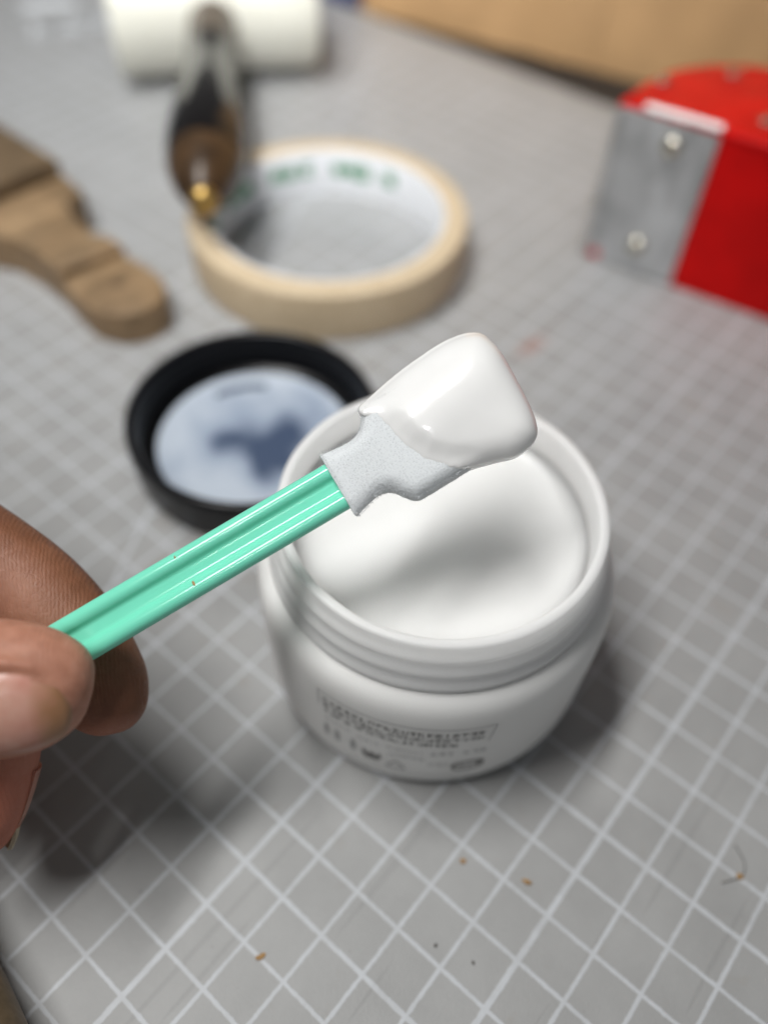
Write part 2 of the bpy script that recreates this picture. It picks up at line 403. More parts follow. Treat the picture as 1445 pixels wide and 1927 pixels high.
# ------------------------------------------------------------------ setting: dark table, cutting mat
V, F = frame_box((-60, -70, -2.8), np.array([1., 0, 0]), np.array([0, 1., 0]), np.array([0, 0, 1.]), 150, 160, 2.49)
tb = obj('table_top', V, F, M['table'], smooth=False); tb['kind'] = 'structure'
cm = thing('cutting_mat', (0, 0, -0.3), 'grey cutting mat printed with a pale centimetre grid under everything', 'cutting mat')
P = []
for cx_, cy_, a0 in ((34.2, 44.2, 0), (-24.2, 44.2, 90), (-24.2, -29.2, 180), (34.2, -29.2, 270)):
    for k in range(6):
        a = math.radians(a0+18*k); P.append((cx_+0.8*math.cos(a), cy_+0.8*math.sin(a)))
V, F = prism(P, -0.3, 0.0, 0.04, 2)
obj('sheet', V, F, M['mat'], cm)
# script lettering printed near the far left corner of the mat (out of focus, not legible)
def ribbon(pts, wid, z):
    p = np.array(pts, float); tn = np.gradient(p, axis=0); tn /= np.linalg.norm(tn, axis=1)[:, None]+1e-9
    nn = np.stack([-tn[:, 1], tn[:, 0]], 1)*wid/2
    V = np.concatenate([np.c_[p+nn, np.full(len(p), z)], np.c_[p-nn, np.full(len(p), z)]]); n = len(p)
    return V, [(i, i+1, n+i+1, n+i) for i in range(n-1)]
def script_line(x0, y0, x1, y1, h, loops, wid):
    t = np.linspace(0, 1, loops*14); d = np.array([x1-x0, y1-y0]); L = np.linalg.norm(d); d = d/L; nrm = np.array([-d[1], d[0]])
    ph = t*loops*2*math.pi
    amp = h*(0.55+0.45*np.sin(ph*0.37+1.1))
    p = np.array([x0, y0])+np.outer(t*L+0.35*h*np.sin(ph), d)+np.outer(amp*0.5*np.cos(ph), nrm)
    return ribbon(p, wid, 0.012)
obj('printed_script', *merge(script_line(22.4, 34.4, 27.5, 31.4, 1.3, 9, 0.26), script_line(24.6, 33.9, 29.0, 31.6, 0.9, 10, 0.16)), M['ink_white'], cm, smooth=False)
V, F = frame_box((23.4, 36.6, 0.004), np.array([0.86, -0.5, 0]), np.array([0.5, 0.86, 0]), np.array([0, 0, 1.]), 2.6, 1.1, 0.008)
obj('printed_block', V, F, M['ink_white'], cm, smooth=False)

# ------------------------------------------------------------------ jar and its cream
JC = (9.18, 0.46)
jar = thing('open_jar', (*JC, 0), 'open round white plastic jar of cream with grey printed label', 'jar')
body = [(0, 0.12), (2.9, 0.12), (3.0, 0.0), (3.18, 0.0), (3.34, 0.06), (3.46, 0.2), (3.52, 0.42), (3.545, 0.8), (3.56, 1.4), (3.575, 2.0), (3.585, 2.6), (3.585, 2.95), (3.575, 3.18), (3.54, 3.38), (3.48, 3.53), (3.40, 3.63), (3.31, 3.69), (3.22, 3.72)]
V, F = lathe(body, JC, 128)
bd = obj('body', V, F, M['jar'], jar)
# neck wall with a helical thread swelling on its outside
seg, V, F = 160, [], []
prof = [(3.26, 3.66), (3.255, 3.72)] + [(3.07+0.18*(4.75-z)/0.99, z) for z in np.linspace(3.76, 4.70, 26)] + [(3.07, 4.80), (3.08, 4.92), (3.075, 4.97), (3.05, 4.995), (2.96, 5.003), (2.915, 4.995), (2.895, 4.96), (2.885, 4.8), (2.85, 4.4), (2.85, 3.7), (2.85, 3.3)]
for k in range(seg):
    a = 2*math.pi*k/seg
    for r, z in prof:
        bulge = 0
        if 3.74 < z < 4.72 and r > 3.0:
            for turn in (-1, 0, 1):
                zc = 4.25+0.36*(a/(2*math.pi)-0.62+turn)
                if 3.80 < zc < 4.66: bulge = max(bulge, 0.062*math.exp(-((z-zc)/0.095)**2))
        rr = r+bulge + (0.006*math.sin(9*a)*math.sin(5*a+1) if z > 4.93 else 0)
        V.append((JC[0]+rr*math.cos(a), JC[1]+rr*math.sin(a), z))
n = len(prof)
for k in range(seg):
    k2 = (k+1) % seg
    for i in range(n-1): F.append((k*n+i, k2*n+i, k2*n+i+1, k*n+i+1))
obj('threaded_neck', V, F, M['neck'], jar, sharp=60)
# printed label: strokes that follow the body
def rad(z): return np.interp(z, [b[1] for b in body[4:]], [b[0] for b in body[4:]])+0.006
def on_body(s_, z):        # s_ = arc length in cm from the label's left edge
    a = math.radians(181)+s_/3.57
    r = rad(z); return (JC[0]+r*math.cos(a), JC[1]+r*math.sin(a), z)
class Ink:
    def __init__(s): s.V, s.F = [], []
    def quad(s, x0, z0, x1, z1, wid):
        d = np.array([x1-x0, z1-z0]); L = np.linalg.norm(d)+1e-9; nn = np.array([-d[1], d[0]])/L*wid/2
        k = max(1, int(L/0.12)); b = len(s.V)
        for i in range(k+1):
            p = np.array([x0, z0])+d*i/k; s.V.append(on_body(*(p+nn))); s.V.append(on_body(*(p-nn)))
        for i in range(k): s.F.append((b+2*i, b+2*i+1, b+2*i+3, b+2*i+2))
    def poly(s, pts):
        b = len(s.V); s.V += [on_body(*p) for p in pts]; s.F.append(tuple(range(b, b+len(pts))))
    def glyph(s, x, z, h, wid=0.016, cjk=True):
        k = random.randint(3, 5) if cjk else 2
        for _ in range(k):
            if random.random() < 0.5: zz = z+random.uniform(0, h); s.quad(x, zz, x+h*0.85, zz+random.uniform(-.1, .1)*h, wid)
            else: xx = x+random.uniform(0, h*0.85); s.quad(xx, z, xx+random.uniform(-.1, .1)*h, z+h, wid)
    def row(s, x0, x1, z, h, cjk=True, wid=0.016):
        x = x0
        while x < x1:
            if random.random() > 0.08: s.glyph(x, z, h, wid, cjk)
            x += h*(1.05 if cjk else 0.72)
I = Ink()
for z in (2.62, 2.40, 2.18): I.row(0.14, 3.25 if z > 2.3 else 2.75, z, 0.15, wid=0.021)
obj('printed_text', np.array(I.V), I.F, M['ink'], bd, smooth=False)
I = Ink()
for x0, z0, x1, z1 in ((0.02, 2.93, 3.45, 2.93), (0.02, 2.93, 0.02, 2.35), (3.45, 2.93, 3.36, 2.25)): I.quad(x0, z0, x1, z1, 0.025)
I.row(0.12, 0.7, 1.86, 0.10, False, 0.014); I.row(0.85, 2.1, 1.80, 0.10, False, 0.014); I.row(2.3, 3.3, 1.78, 0.15, True, 0.02)
I.row(2.3, 2.7, 1.22, 0.13, True, 0.016); I.quad(0.5, 0.72, 3.2, 0.72, 0.02); I.row(1.5, 2.2, 1.50, 0.11, False, 0.016)
for x in (0.16, 0.42, 0.78):                               # tall thin bottle pictograms
    I.poly([(x-0.06, 1.12), (x+0.06, 1.12), (x+0.055, 1.45), (x+0.015, 1.62), (x-0.015, 1.62), (x-0.055, 1.45)])
for a, b in (((1.48, 0.92), (1.86, 0.92)), ((1.86, 0.92), (1.67, 1.28)), ((1.67, 1.28), (1.48, 0.92))): I.quad(*a, *b, 0.05)
obj('printed_marks', np.array(I.V), I.F, M['ink_pale'], bd, smooth=False)
I = Ink()
I.poly([(1.04, 1.02), (1.30, 1.02), (1.38, 1.22), (1.34, 1.40), (1.27, 1.24), (1.17, 1.36), (1.09, 1.24), (1.00, 1.42), (0.97, 1.2)])
fr = [(2.88, 0.98), (3.30, 0.98), (3.38, 1.06), (3.38, 1.26), (3.30, 1.34), (2.88, 1.34), (2.80, 1.26), (2.80, 1.06)]
for a, b in zip(fr, fr[1:]+fr[:1]): I.quad(*a, *b, 0.07)
I.row(2.92, 3.25, 1.08, 0.14, True, 0.03)
obj('printed_icons', np.array(I.V), I.F, M['ink'], bd, smooth=False)

# the cream inside: surface a little dished, climbing the wall
prof = [(0, 3.0), (2.6, 3.0), (2.838, 3.05), (2.838, 4.36), (2.80, 4.30), (2.7, 4.22), (2.5, 4.14), (2.1, 4.06), (1.6, 4.0), (1.0, 3.95), (0.5, 3.93), (0, 3.925)]
V, F = lathe(prof, JC, 96)
V = np.array(V); top = V[:, 2] > 3.5
dx, dy = V[:, 0]-JC[0], V[:, 1]-JC[1]
V[top, 2] += (0.05*np.sin(1.1*dx+0.5)*np.cos(0.9*dy)+0.03*np.sin(2.2*dy+dx))[top]*np.clip((2.8-np.hypot(dx, dy)[top])/0.8, 0, 1)
tag(obj('jar_cream', V, F, M['cream_jar'], origin=(*JC, 3.0), sharp=50), 'smooth white cream filling the open jar', 'cream')

# ------------------------------------------------------------------ black lid lying upside down
LC = (10.82, 7.66)
lid = thing('screw_lid', (*LC, 0), 'black screw lid lying upside down, its inside smeared with cream', 'lid')
prof = [(0, 0.0), (3.0, 0.0), (3.16, 0.03), (3.24, 0.12), (3.27, 0.3), (3.30, 1.2), (3.30, 1.34), (3.27, 1.4), (3.20, 1.43), (3.12, 1.42), (3.07, 1.36), (3.05, 1.2), (3.05, 1.1), (2.99, 1.04), (2.99, 0.96), (3.05, 0.9), (3.05, 0.7), (2.99, 0.64), (2.99, 0.56), (3.04, 0.5), (3.03, 0.32), (2.95, 0.24), (0, 0.22)]
V, F = lathe(prof, LC, 120); obj('shell', V, F, M['lid'], lid, sharp=50)
prof = [(2.62, 0.23), (2.66, 0.30), (2.62, 0.36), (2.52, 0.37), (2.44, 0.33), (2.2, 0.31), (1.2, 0.30), (0, 0.295)]
V, F = lathe(prof, LC, 96); ln = obj('liner', V, F, M['film'], lid)
arc = []
for k in range(40):
    a = math.radians(52+40*k/39)*1.0; r = 2.12; 
    arc.append((LC[0]+r*math.cos(a-0.25), LC[1]+r*math.sin(a-0.25)))
V, F = ribbon(arc, 0.22, 0.318); V[:, 2] += 0.0; obj('smear_gap', V, F, simple('bare_dark_liner', (0.05, 0.07, 0.12), 0.3), ln, smooth=False)

# ------------------------------------------------------------------ roll of masking tape
TC = (18.8, 12.28)
tape = thing('masking_tape_roll', (*TC, 0), 'roll of beige masking tape with white core lying flat', 'tape')
prof = [(3.86, 0.02), (4.50, 0.02), (4.56, 0.05), (4.58, 0.12), (4.585, 1.6), (4.56, 1.67), (4.50, 1.70), (4.3, 1.705), (4.0, 1.70), (3.865, 1.70), (3.86, 0.02)]
V, F = lathe(prof, TC, 128)
V[:, :2] += (0.012*np.sin(5*np.arctan2(V[:, 1]-TC[1], V[:, 0]-TC[0])))[:, None]
obj('tape_winding', V, F, M['tape'], tape, sharp=50)
prof = [(3.76, 0.0), (3.855, 0.0), (3.855, 1.70), (3.845, 1.71), (3.77, 1.71), (3.76, 1.70), (3.76, 0.0)]
V, F = lathe(prof, TC, 128); core = obj('core', V, F, M['core'], tape, sharp=50)
I = Ink()
def on_core(s_, z):
    a = s_/3.755; return (TC[0]+3.752*math.cos(a), TC[1]+3.752*math.sin(a), z)
_ob = on_body; on_body = on_core
random.seed(9)
for deg in (4, 20, 27, 34, 52, 60.5, 69, 88, 96, 104, 124, 132, 140):          # blocky green characters, blurred beyond reading
    x = math.radians(deg)*3.755; I.glyph(x, 0.74, 0.50, 0.12); I.glyph(x, 0.74, 0.50, 0.10)
on_body = _ob
obj('printed_characters', np.array(I.V), I.F, M['green_ink'], core, smooth=False)

# ------------------------------------------------------------------ mallet
mh = np.array([25.97, 25.36, 2.55]); hend = np.array([14.9, 13.65, 3.2]); hd = hend-mh; HL = np.linalg.norm(hd); hd /= HL
hax = np.array([0.775, -0.632, 0.0])
mal = thing('mallet', (mh[0], mh[1], 0), 'mallet with white nylon head and dark lacquered handle lying on tape roll', 'mallet')
R_ = 2.55
prof = [(0, 0), (R_-0.25, 0), (R_-0.08, 0.06), (R_, 0.22), (R_, 1.5), (R_, 6.9), (R_, 8.18), (R_-0.08, 8.34), (R_-0.25, 8.4), (0, 8.4)]
V, F = lathe(prof, mh-hax*4.2, 96, axis=hax); obj('head', V, F, M['nylon'], mal, sharp=60)
def hprof(pts, n): return [tuple(x) for x in catmull(pts, n, closed=False)]
V, F = lathe([(0, 1.2)]+hprof([(0.98, 1.2), (0.98, 2.6), (0.93, 4.0), (0.93, 5.2)], 16), mh, 48, axis=hd); obj('handle_neck', V, F, M['brownlac'], mal)
hl = HL
V, F = lathe(hprof([(0.93, 5.2), (0.90, 6.4), (0.98, 7.8), (1.14, 9.6), (1.27, 11.4), (1.31, 12.6), (1.28, 13.5), (1.20, 14.1)], 44), mh, 64, axis=hd); obj('handle_grip', V, F, M['lacquer'], mal)
V, F = lathe(hprof([(1.20, 14.1), (1.10, 14.6), (0.82, 15.4), (0.52, 15.9), (0.40, 16.05)], 30)+[(0, 16.05)], mh, 64, axis=hd); he = obj('handle_end', V, F, M['brownlac'], mal)
V, F = lathe([(0.40, 16.0), (0.44, 16.1), (0.42, 16.25), (0.30, 16.38), (0, 16.42)], mh, 32, axis=hd); obj('brass_knob', V, F, M['brass'], he)

# ------------------------------------------------------------------ wooden clamp jaw on the left
wd = thing('wooden_clamp', (12.2, 17.5, 0), 'worn beech wood clamp piece with rounded stepped end', 'wood tool')
neck = [(11.15, 16.38), (13.28, 15.98), (13.26, 16.7), (13.05, 17.3), (13.3, 18.4), (13.45, 19.15), (14.35, 19.42), (14.62, 20.9), (14.7, 24.5), (14.6, 29.0), (9.6, 29.0), (9.4, 24.0), (9.9, 21.6), (10.75, 20.1), (11.2, 19.0), (11.28, 17.9), (11.2, 17.0)]
V, F = prism(neck, 0, 1.40, 0.09, 3); obj('board', V, F, M['wood'], wd, sharp=35)
tip = catmull([(11.1, 16.32), (10.95, 15.5), (10.85, 14.6), (11.1, 13.8), (11.65, 13.35), (12.3, 13.25), (12.9, 13.55), (13.25, 14.3), (13.3, 15.2), (13.24, 15.94)], 50, closed=False)
V, F = prism(tip, 0, 1.13, 0.10, 3); tp = obj('rounded_end', V, F, M['wood'], wd, sharp=35)
V, F = lathe([(0.0, 1.137), (0.10, 1.137), (0.19, 1.139), (0.2, 1.135)], (12.15, 14.87), 20); obj('nail_hole', V, F, M['hole'], tp)
band = [(11.18, 16.62), (13.24, 16.26), (13.2, 16.92), (11.22, 17.30)]
V, F = prism(band, 1.39, 1.46, 0.05, 2); obj('step_ridge', V, F, M['wood'], wd)
blk = [(12.3-2.9, 21.05), (14.5, 20.72), (14.62, 24.4), (14.55, 28.9), (9.65, 28.9), (9.45, 24)]
V, F = prism(blk, 1.395, 1.98, 0.1, 3); obj('top_block', V, F, M['wood_dark'], wd, sharp=35)

# ------------------------------------------------------------------ wooden handle at the bottom left corner
rod = thing('wooden_tool', (-2.5, 1.6, 0), 'brown wooden tool with turned shaft lying at the near left corner', 'tool')
a0 = np.array([-2.70, -2.5, 0.92]); a1 = np.array([-1.2, 5.5, 0.92]); 
ax = (a1-a0)/np.linalg.norm(a1-a0); L = np.linalg.norm(a1-a0)
V, F = lathe([(0, 0), (0.6, 0), (0.8, 0.12), (0.86, 0.5), (0.90, 3.0), (0.92, 4.2), (0.84, 6.0), (0.62, 7.4), (0.55, L-0.1), (0.4, L), (0, L)], a0, 48, axis=ax)
obj('shaft', V, F, M['rod'], rod, sharp=60)
V, F = lathe([(0.565, 0), (0.60, 0.05), (0.60, 0.85), (0.565, 0.9)], a0+ax*(L-0.95), 32, axis=ax); obj('ferrule', V, F, M['brass'], rod)

# ------------------------------------------------------------------ red tape dispenser lying on its side
ex = np.array([0.149, -0.989, 0.0]); nx = np.array([0.989, 0.149, 0.0]); ez = np.array([0, 0, 1.0])
D0 = np.array([24.71, 5.79, 0.0])
dsp = thing('tape_dispenser', (D0[0], D0[1], 0), 'red metal packing tape dispenser with toothed steel cutter plate', 'tape dispenser')
def dpt(e, b, z): return D0+ex*e+nx*b+ez*z
# toothed plate: outline in (e,z), extruded by its thickness
pl = [(3.12, 0.12), (3.12, 5.12)]
teeth = 20
pl.append((0.12, 5.2))
for k in range(teeth):
    z = 5.15-(5.05)*k/teeth; pl += [(0.10, z), (-0.16, z-0.5*5.05/teeth)]
pl.append((0.10, 0.08))
n = len(pl); V = [dpt(e, -0.02, z) for e, z in pl]+[dpt(e, 0.10, z) for e, z in pl]
F = [tuple(range(n)), tuple(range(2*n-1, n-1, -1))]+[(i, i+n, (i+1) % n+n, (i+1) % n) for i in range(n)]
pt = obj('cutter_plate', V, F, M['steel'], dsp, sharp=20)
for e, z in ((1.88, 4.50), (1.72, 1.05)):
    V, F = lathe([(0.30, 0), (0.29, 0.12), (0.22, 0.2), (0.10, 0.23), (0, 0.235)], dpt(e, -0.02, z), 28, axis=-nx); sw = obj('screw', V, F, M['screw'], dsp)
    V, F = frame_box(dpt(e-0.16, -0.262, z-0.025), ex, nx, ez, 0.32, 0.02, 0.05); obj('slot', V, F, M['grit'], sw, smooth=False)
# red front wall
V, F = frame_box(dpt(3.13, 0.02, 0.0), ex, nx, ez, 11.0, 0.16, 5.16, 0.05); obj('front_wall', V, F, M['red'], dsp, sharp=35)
# red wrap visible behind the plate and at its lower tip
V, F = frame_box(dpt(0.22, 0.115, 0.02), ex, nx, ez, 2.88, 0.10, 5.1, 0.03); obj('backing_wall', V, F, M['red'], dsp, sharp=35)
V, F = frame_box(dpt(0.22, -0.05, 0.14), ex, nx, ez, 0.34, 0.028, 0.26); obj('red_tip_mark', V, F, M['red'], dsp, smooth=False)
# upper and lower side plates: curved outline
side = [(-0.02, 0.06), (0.05, 0.5), (0.15, 1.3), (0.35, 2.3), (0.75, 3.2), (1.5, 4.1), (2.6, 4.8), (4.2, 5.3), (6.5, 5.6), (10, 5.7), (14.1, 5.7), (14.1, 0.0), (3.0, 0.0)]
for z0, z1 in ((5.17, 5.30), (-0.0, 0.10)):
    poly = [tuple(dpt(e, b+(0.16 if z0 < 1 else 0), 0)[:2]) for e, b in side]
    V, F = prism(poly, max(z0, 0.005), z1, 0.04, 2); sp_ = obj('side_plate', V, F, M['red'], dsp, sharp=35)
    if z0 > 1: upper = sp_
for e, b in ((0.62, 2.0), (2.3, 3.75), (4.05, 1.3)):
    c = dpt(e, b, 5.30); V, F = lathe([(0.24, 0), (0.23, 0.06), (0.14, 0.12), (0, 0.14)], c[:2], 24, c[2]); obj('rivet', V, F, M['screw'], upper)
V, F = frame_box(dpt(0.75, -0.02, 5.30), ex, nx, ez, 2.35, 0.34, 0.05, 0.015); obj('painted_glint', V, F, M['painted_glint'], upper, sharp=35)  # white slab that paints in the specular highlight along the edge
V, F = frame_box(dpt(3.2, -0.03, 5.12), ex, nx, ez, 10.5, 0.22, 0.2, 0.07); obj('rolled_edge', V, F, M['red'], upper, sharp=60)

# ------------------------------------------------------------------ kraft box and blue case beyond the mat
bx = np.array([0.185, -0.98274, 0]); by = np.array([0.98274, 0.185, 0])
box = thing('cardboard_box', (37, 20, -0.3), 'brown kraft cardboard box standing beyond the mat edge', 'box')
B0 = np.array([35.75, 25.4, -0.28])
for s0, ln_, tilt in ((0, 12.2, 0.02), (12.25, 15.0, -0.03)):                # front in two creased panels
    nU, nV = 24, 14; V, F = [], []
    for j in range(nV+1):
        for i in range(nU+1):
            s_ = s0+ln_*i/nU; z = 15.0*j/nV
            dpth = tilt*(s_-12.2)+0.10*math.sin(s_*0.9+z*0.35)*math.sin(z*0.5+0.4)+0.05*math.sin(s_*2.3-z)
            edge = min(1, min(i, nU-i)/3.0); V.append(B0+bx*s_+by*(dpth*edge+tilt*(s_-12.2)*(1-edge))+ez*z)
    for j in range(nV):
        for i in range(nU): a = j*(nU+1)+i; F.append((a, a+1, a+nU+2, a+nU+1))
    k = len(V); V2 = [v+by*0.3 for v in V]; V = V+V2; F = F+[tuple(q+k for q in f[::-1]) for f in F]
    rim = list(range(nU+1))+[(j+1)*(nU+1)-1 for j in range(1, nV+1)]+[nV*(nU+1)+i for i in range(nU-1, -1, -1)]+[j*(nU+1) for j in range(nV-1, 0, -1)]
    F += [(rim[i], rim[i]+k, rim[(i+1) % len(rim)]+k, rim[(i+1) % len(rim)]) for i in range(len(rim))]
    obj('front_panel', V, F, M['kraft'], box)
V, F = frame_box(B0+by*0.75, bx, by, ez, 27.2, 17, 15.0, 0.1); obj('carton', V, F, M['kraft'], box, sharp=35)
V, F = frame_box(B0+by*8.2+ez*15.0, bx, by, ez, 27.2, 2.2, 0.05); obj('sealing_flap', V, F, M['kraft'], box, smooth=False)
blu = thing('blue_case', (36.5, 28, -0.3), 'small navy blue case beside the cardboard box', 'case')
V, F = frame_box((35.7, 25.75, -0.29), by*np.array([1., 1, 1]), -bx, ez, 6, 2.6, 4.2, 0.15); obj('shell', V, F, M['blue'], blu, sharp=35)
V, F = frame_box((35.6, 27.3, 0.9), by, -bx, ez, 0.3, 0.9, 0.6, 0.05); obj('latch', V, F, M['table'], blu, sharp=35)

# ------------------------------------------------------------------ swab: local frame across the picture plane, held over the jar
O = CAM-BACK*13.3
def loc(p):
    p = np.atleast_2d(np.asarray(p, float)); return O+p[:, :1]*RIGHT+p[:, 1:2]*UP+p[:, 2:3]*BACK
sa = np.array([0.860, 0.510, 0.0]); sb = np.array([-0.510, 0.860, 0.0]); sw_ = np.array([0, 0, 1.0]); S0 = np.array([-0.74, 0.42, 0.0])
tl = 0.13                                            # the face tips a little towards the ceiling
sb2 = sb*math.cos(tl)-sw_*math.sin(tl); sw2 = sw_*math.cos(tl)+sb*math.sin(tl)
sa3 = sa-0.06*sw_; sa3 /= np.linalg.norm(sa3)
def swab(U): U = np.atleast_2d(np.asarray(U, float)); return loc(S0+(U[:, :1]+2.0)*sa3-2.0*sa+U[:, 1:2]*sb2+U[:, 2:3]*sw2)
swb = thing('foam_swab', swab([[-3, 0, 0]])[0], 'mint green handled foam swab held over the jar', 'swab')
# handle: two rounded rails joined by a thin web, running into a plain rounded bar at the grip
sec = []
for k in range(15):
    a = math.pi-math.pi*k/14*1.0; sec.append((0.265+0.152*math.cos(math.pi-a), 0.152*math.sin(a)))
rail = [(0.265+0.152*math.cos(t), 0.152*math.sin(t)) for t in np.linspace(0, math.radians(150), 16)]
half = rail+[(0.105, 0.048), (0.06, 0.045), (0.0, 0.045)]
front = half+[(-x, y) for x, y in half[-2::-1]]
sec = np.array(front+[(x, -y) for x, y in front[-2:0:-1]]); ns = len(sec)
ang = np.arctan2(sec[:, 1]/0.15, sec[:, 0]/0.41)
ell = np.stack([0.40*np.sign(np.cos(ang))*np.abs(np.cos(ang))**0.8, 0.165*np.sign(np.sin(ang))*np.abs(np.sin(ang))**0.8], 1)
us = list(np.linspace(-9.0, -5.0, 9))+list(np.linspace(-4.95, -4.2, 16))+list(np.linspace(-4.1, 1.6, 40))
V, F = [], []
for u in us:
    t = min(1, max(0, (u+5.5)/0.4)); t = t*t*(3-2*t); q = ell*(1-t)+sec*t
    V += [(u, x, y) for x, y in q]
for i in range(len(us)-1):
    for k in range(ns): k2 = (k+1) % ns; F.append((i*ns+k, i*ns+k2, (i+1)*ns+k2, (i+1)*ns+k))
F += [tuple(range(ns-1, -1, -1)), tuple(range((len(us)-1)*ns, len(us)*ns))]
hdl = obj('handle', swab(np.array(V)), F, M['mint'], swb, sharp=55)
for u, v, s_ in ((-2.72, -0.20, 0.035), (-2.78, 0.31, 0.022)):
    V, F = lathe([(0, -1), (0.6, -0.5), (0.8, 0.2), (0, 1)], (0, 0), 7); V = V*np.array([s_*0.8, s_*1.7, s_*0.35])+np.array([u, v, 0.148])
    obj('speck', swab(V), F, M['crumb'], hdl)

def pillow(outline, center, prof_top, prof_bot, edge_top, edge_bot, rings, bulge=None):
    P = np.array(outline); n = len(P); V, F = [], []
    ss = np.sin(np.linspace(0, math.pi/2, rings+1))[1:]           # denser towards the edge
    def build(prof, edge, sgn):
        out = []
        for s_ in ss:
            q = np.array(center)+(P-np.array(center))*s_
            hgt = edge+(prof(s_)-0)*1.0
            z = sgn*(edge+(prof(s_))*1.0)
            if bulge is not None: z = z+sgn*bulge(q, s_)
            out.append(np.c_[q, z])
        return out
    T = build(prof_top, edge_top, 1); Bm = build(prof_bot, edge_bot, -1)
    V = [np.array([[*center, float(np.mean(edge_top)*0+prof_top(0)+np.mean(edge_top))]])]+T+[np.array([[*center, -float(prof_bot(0)+np.mean(edge_bot))]])]+Bm
    V[0][0, 2] = T[0][:, 2].mean(); V[rings+1][0, 2] = Bm[0][:, 2].mean()
    V = np.concatenate(V); b = 1+rings*n
    for k in range(n):
        k2 = (k+1) % n; F.append((0, 1+k, 1+k2)); F.append((b, b+1+k2, b+1+k))
        for r in range(rings-1):
            F.append((1+r*n+k, 1+(r+1)*n+k, 1+(r+1)*n+k2, 1+r*n+k2))
            F.append((b+1+r*n+k, b+1+r*n+k2, b+1+(r+1)*n+k2, b+1+(r+1)*n+k))
        F.append((1+(rings-1)*n+k, b+1+(rings-1)*n+k, b+1+(rings-1)*n+k2, 1+(rings-1)*n+k2))
    return V, F
# foam head
fo = [(0.0, 0.56), (0.0, 0.28), (0.0, 0.0), (0.0, -0.28), (0.0, -0.56), (0.02, -0.575), (0.3, -0.50), (0.52, -0.47), (0.70, -0.54), (0.84, -0.72), (0.98, -0.86), (1.2, -0.88), (1.8, -0.87), (2.6, -0.85), (3.0, -0.84), (3.12, -0.75), (3.15, 0), (3.12, 0.75), (3.0, 0.86), (2.4, 0.88), (1.6, 0.88), (1.1, 0.88), (0.95, 0.84), (0.84, 0.70), (0.72, 0.57), (0.5, 0.52), (0.25, 0.54), (0.02, 0.575)]
fo = catmull(fo, 330)
def dist_to(Q, L):
    out = np.full(len(Q), 9.0)
    for a in L: out = np.minimum(out, np.hypot(Q[:, 0]-a[0], Q[:, 1]-a[1]))
    return out
def dome(d, R): return np.sqrt(np.clip(1-(1-np.clip(d/R, 0, 1))**2, 0, 1))
def sstep(x): x = np.clip(x, 0, 1); return x*x*(3-2*x)
zero = np.zeros(len(fo))
V, F = pillow(fo, (1.25, 0), lambda s_: 0.0, lambda s_: 0.0, zero, zero, 60)
n1 = len(V)//2
free = fo[(fo[:, 0] > 0.03)]
thick = 0.20+0.12*sstep((V[:, 0]-0.1)/0.9)
zz = thick*dome(dist_to(V, free)+0.01, 0.28)
zz = np.where(V[:, 0] < 0.03, np.maximum(zz, 0.17), zz)
V[:, 2] = np.where(np.arange(len(V)) < n1, zz, -zz)
V, F = bake(V, F, 0.022, 14)
V = V+RNG.normal(0, 0.0022, V.shape)
fm = obj('foam_head', swab(V), F, M['foam'], swb, sharp=0)
fz_v, fz_f = [], []
cand = np.where(fo[:, 0] < 2.3)[0]
for k in range(3000):
    i = RNG.choice(cand); p = fo[i]; t = fo[(i+1) % len(fo)]-fo[i-1]; t /= np.linalg.norm(t); nrm = np.array([t[1], -t[0]])
    if nrm@(p-np.array([1.25, 0])) < 0: nrm = -nrm
    ph = RNG.uniform(-1.35, 1.35); s_ = 1-0.25*abs(math.sin(ph))**3
    base = np.array([*(np.array([1.25, 0])+(p-np.array([1.25, 0]))*(1-0.05*abs(math.sin(ph)))), 0.30*math.sin(ph)])
    d = np.array([*(nrm*math.cos(ph)), math.sin(ph)])+RNG.normal(0, 0.45, 3); d /= np.linalg.norm(d)
    Lh = RNG.uniform(0.012, 0.038); sd = np.cross(d, RNG.normal(0, 1, 3)); sd /= np.linalg.norm(sd); sd *= 0.0045
    b0 = len(fz_v); fz_v += [base-sd, base+sd, base+d*Lh]; fz_f.append((b0, b0+1, b0+2))
fz = obj('foam_fuzz', swab(np.array(fz_v)), fz_f, M['fuzz'], swb, smooth=False); fz['kind'] = 'stuff'
# cream on the swab
co = [(0.92, 0.91), (1.25, 1.02), (1.77, 1.12), (2.25, 1.17), (2.66, 1.19), (3.0, 1.15), (3.22, 1.06), (3.35, 0.92), (3.41, 0.62), (3.395, 0.167), (3.345, -0.45), (3.27, -0.80), (3.14, -0.99), (2.92, -1.075), (2.66, -1.075), (2.4, -0.99), (2.12, -0.91), (1.80, -0.80), (1.58, -0.62), (1.40, -0.43), (1.30, -0.2), (1.20, 0.0), (1.17, 0.25), (1.10, 0.50), (0.98, 0.68), (0.90, 0.80)]
co = catmull(co, 300)
FB = catmull([(0.93, 0.80), (0.98, 0.66), (1.10, 0.50), (1.17, 0.25), (1.20, 0.0), (1.30, -0.2), (1.40, -0.43), (1.58, -0.62), (1.82, -0.79)], 80, closed=False)
isf = dist_to(co, FB) < 0.06
co = co+np.stack([0.012*np.sin(23*co[:, 1]+0.6)+0.009*np.sin(57*co[:, 1]**2+1), 0.010*np.sin(33*co[:, 0]**2)], 1)*isf[:, None]
FREE = co[~isf]; FE = co[isf]
zero = np.zeros(len(co))
V, F = pillow(co, (2.2, 0.1), lambda s_: 0.0, lambda s_: 0.0, zero, zero, 80)
n1 = len(V)//2
dfree = dist_to(V, FREE[::2])+0.004; dfoam = dist_to(V, FE)
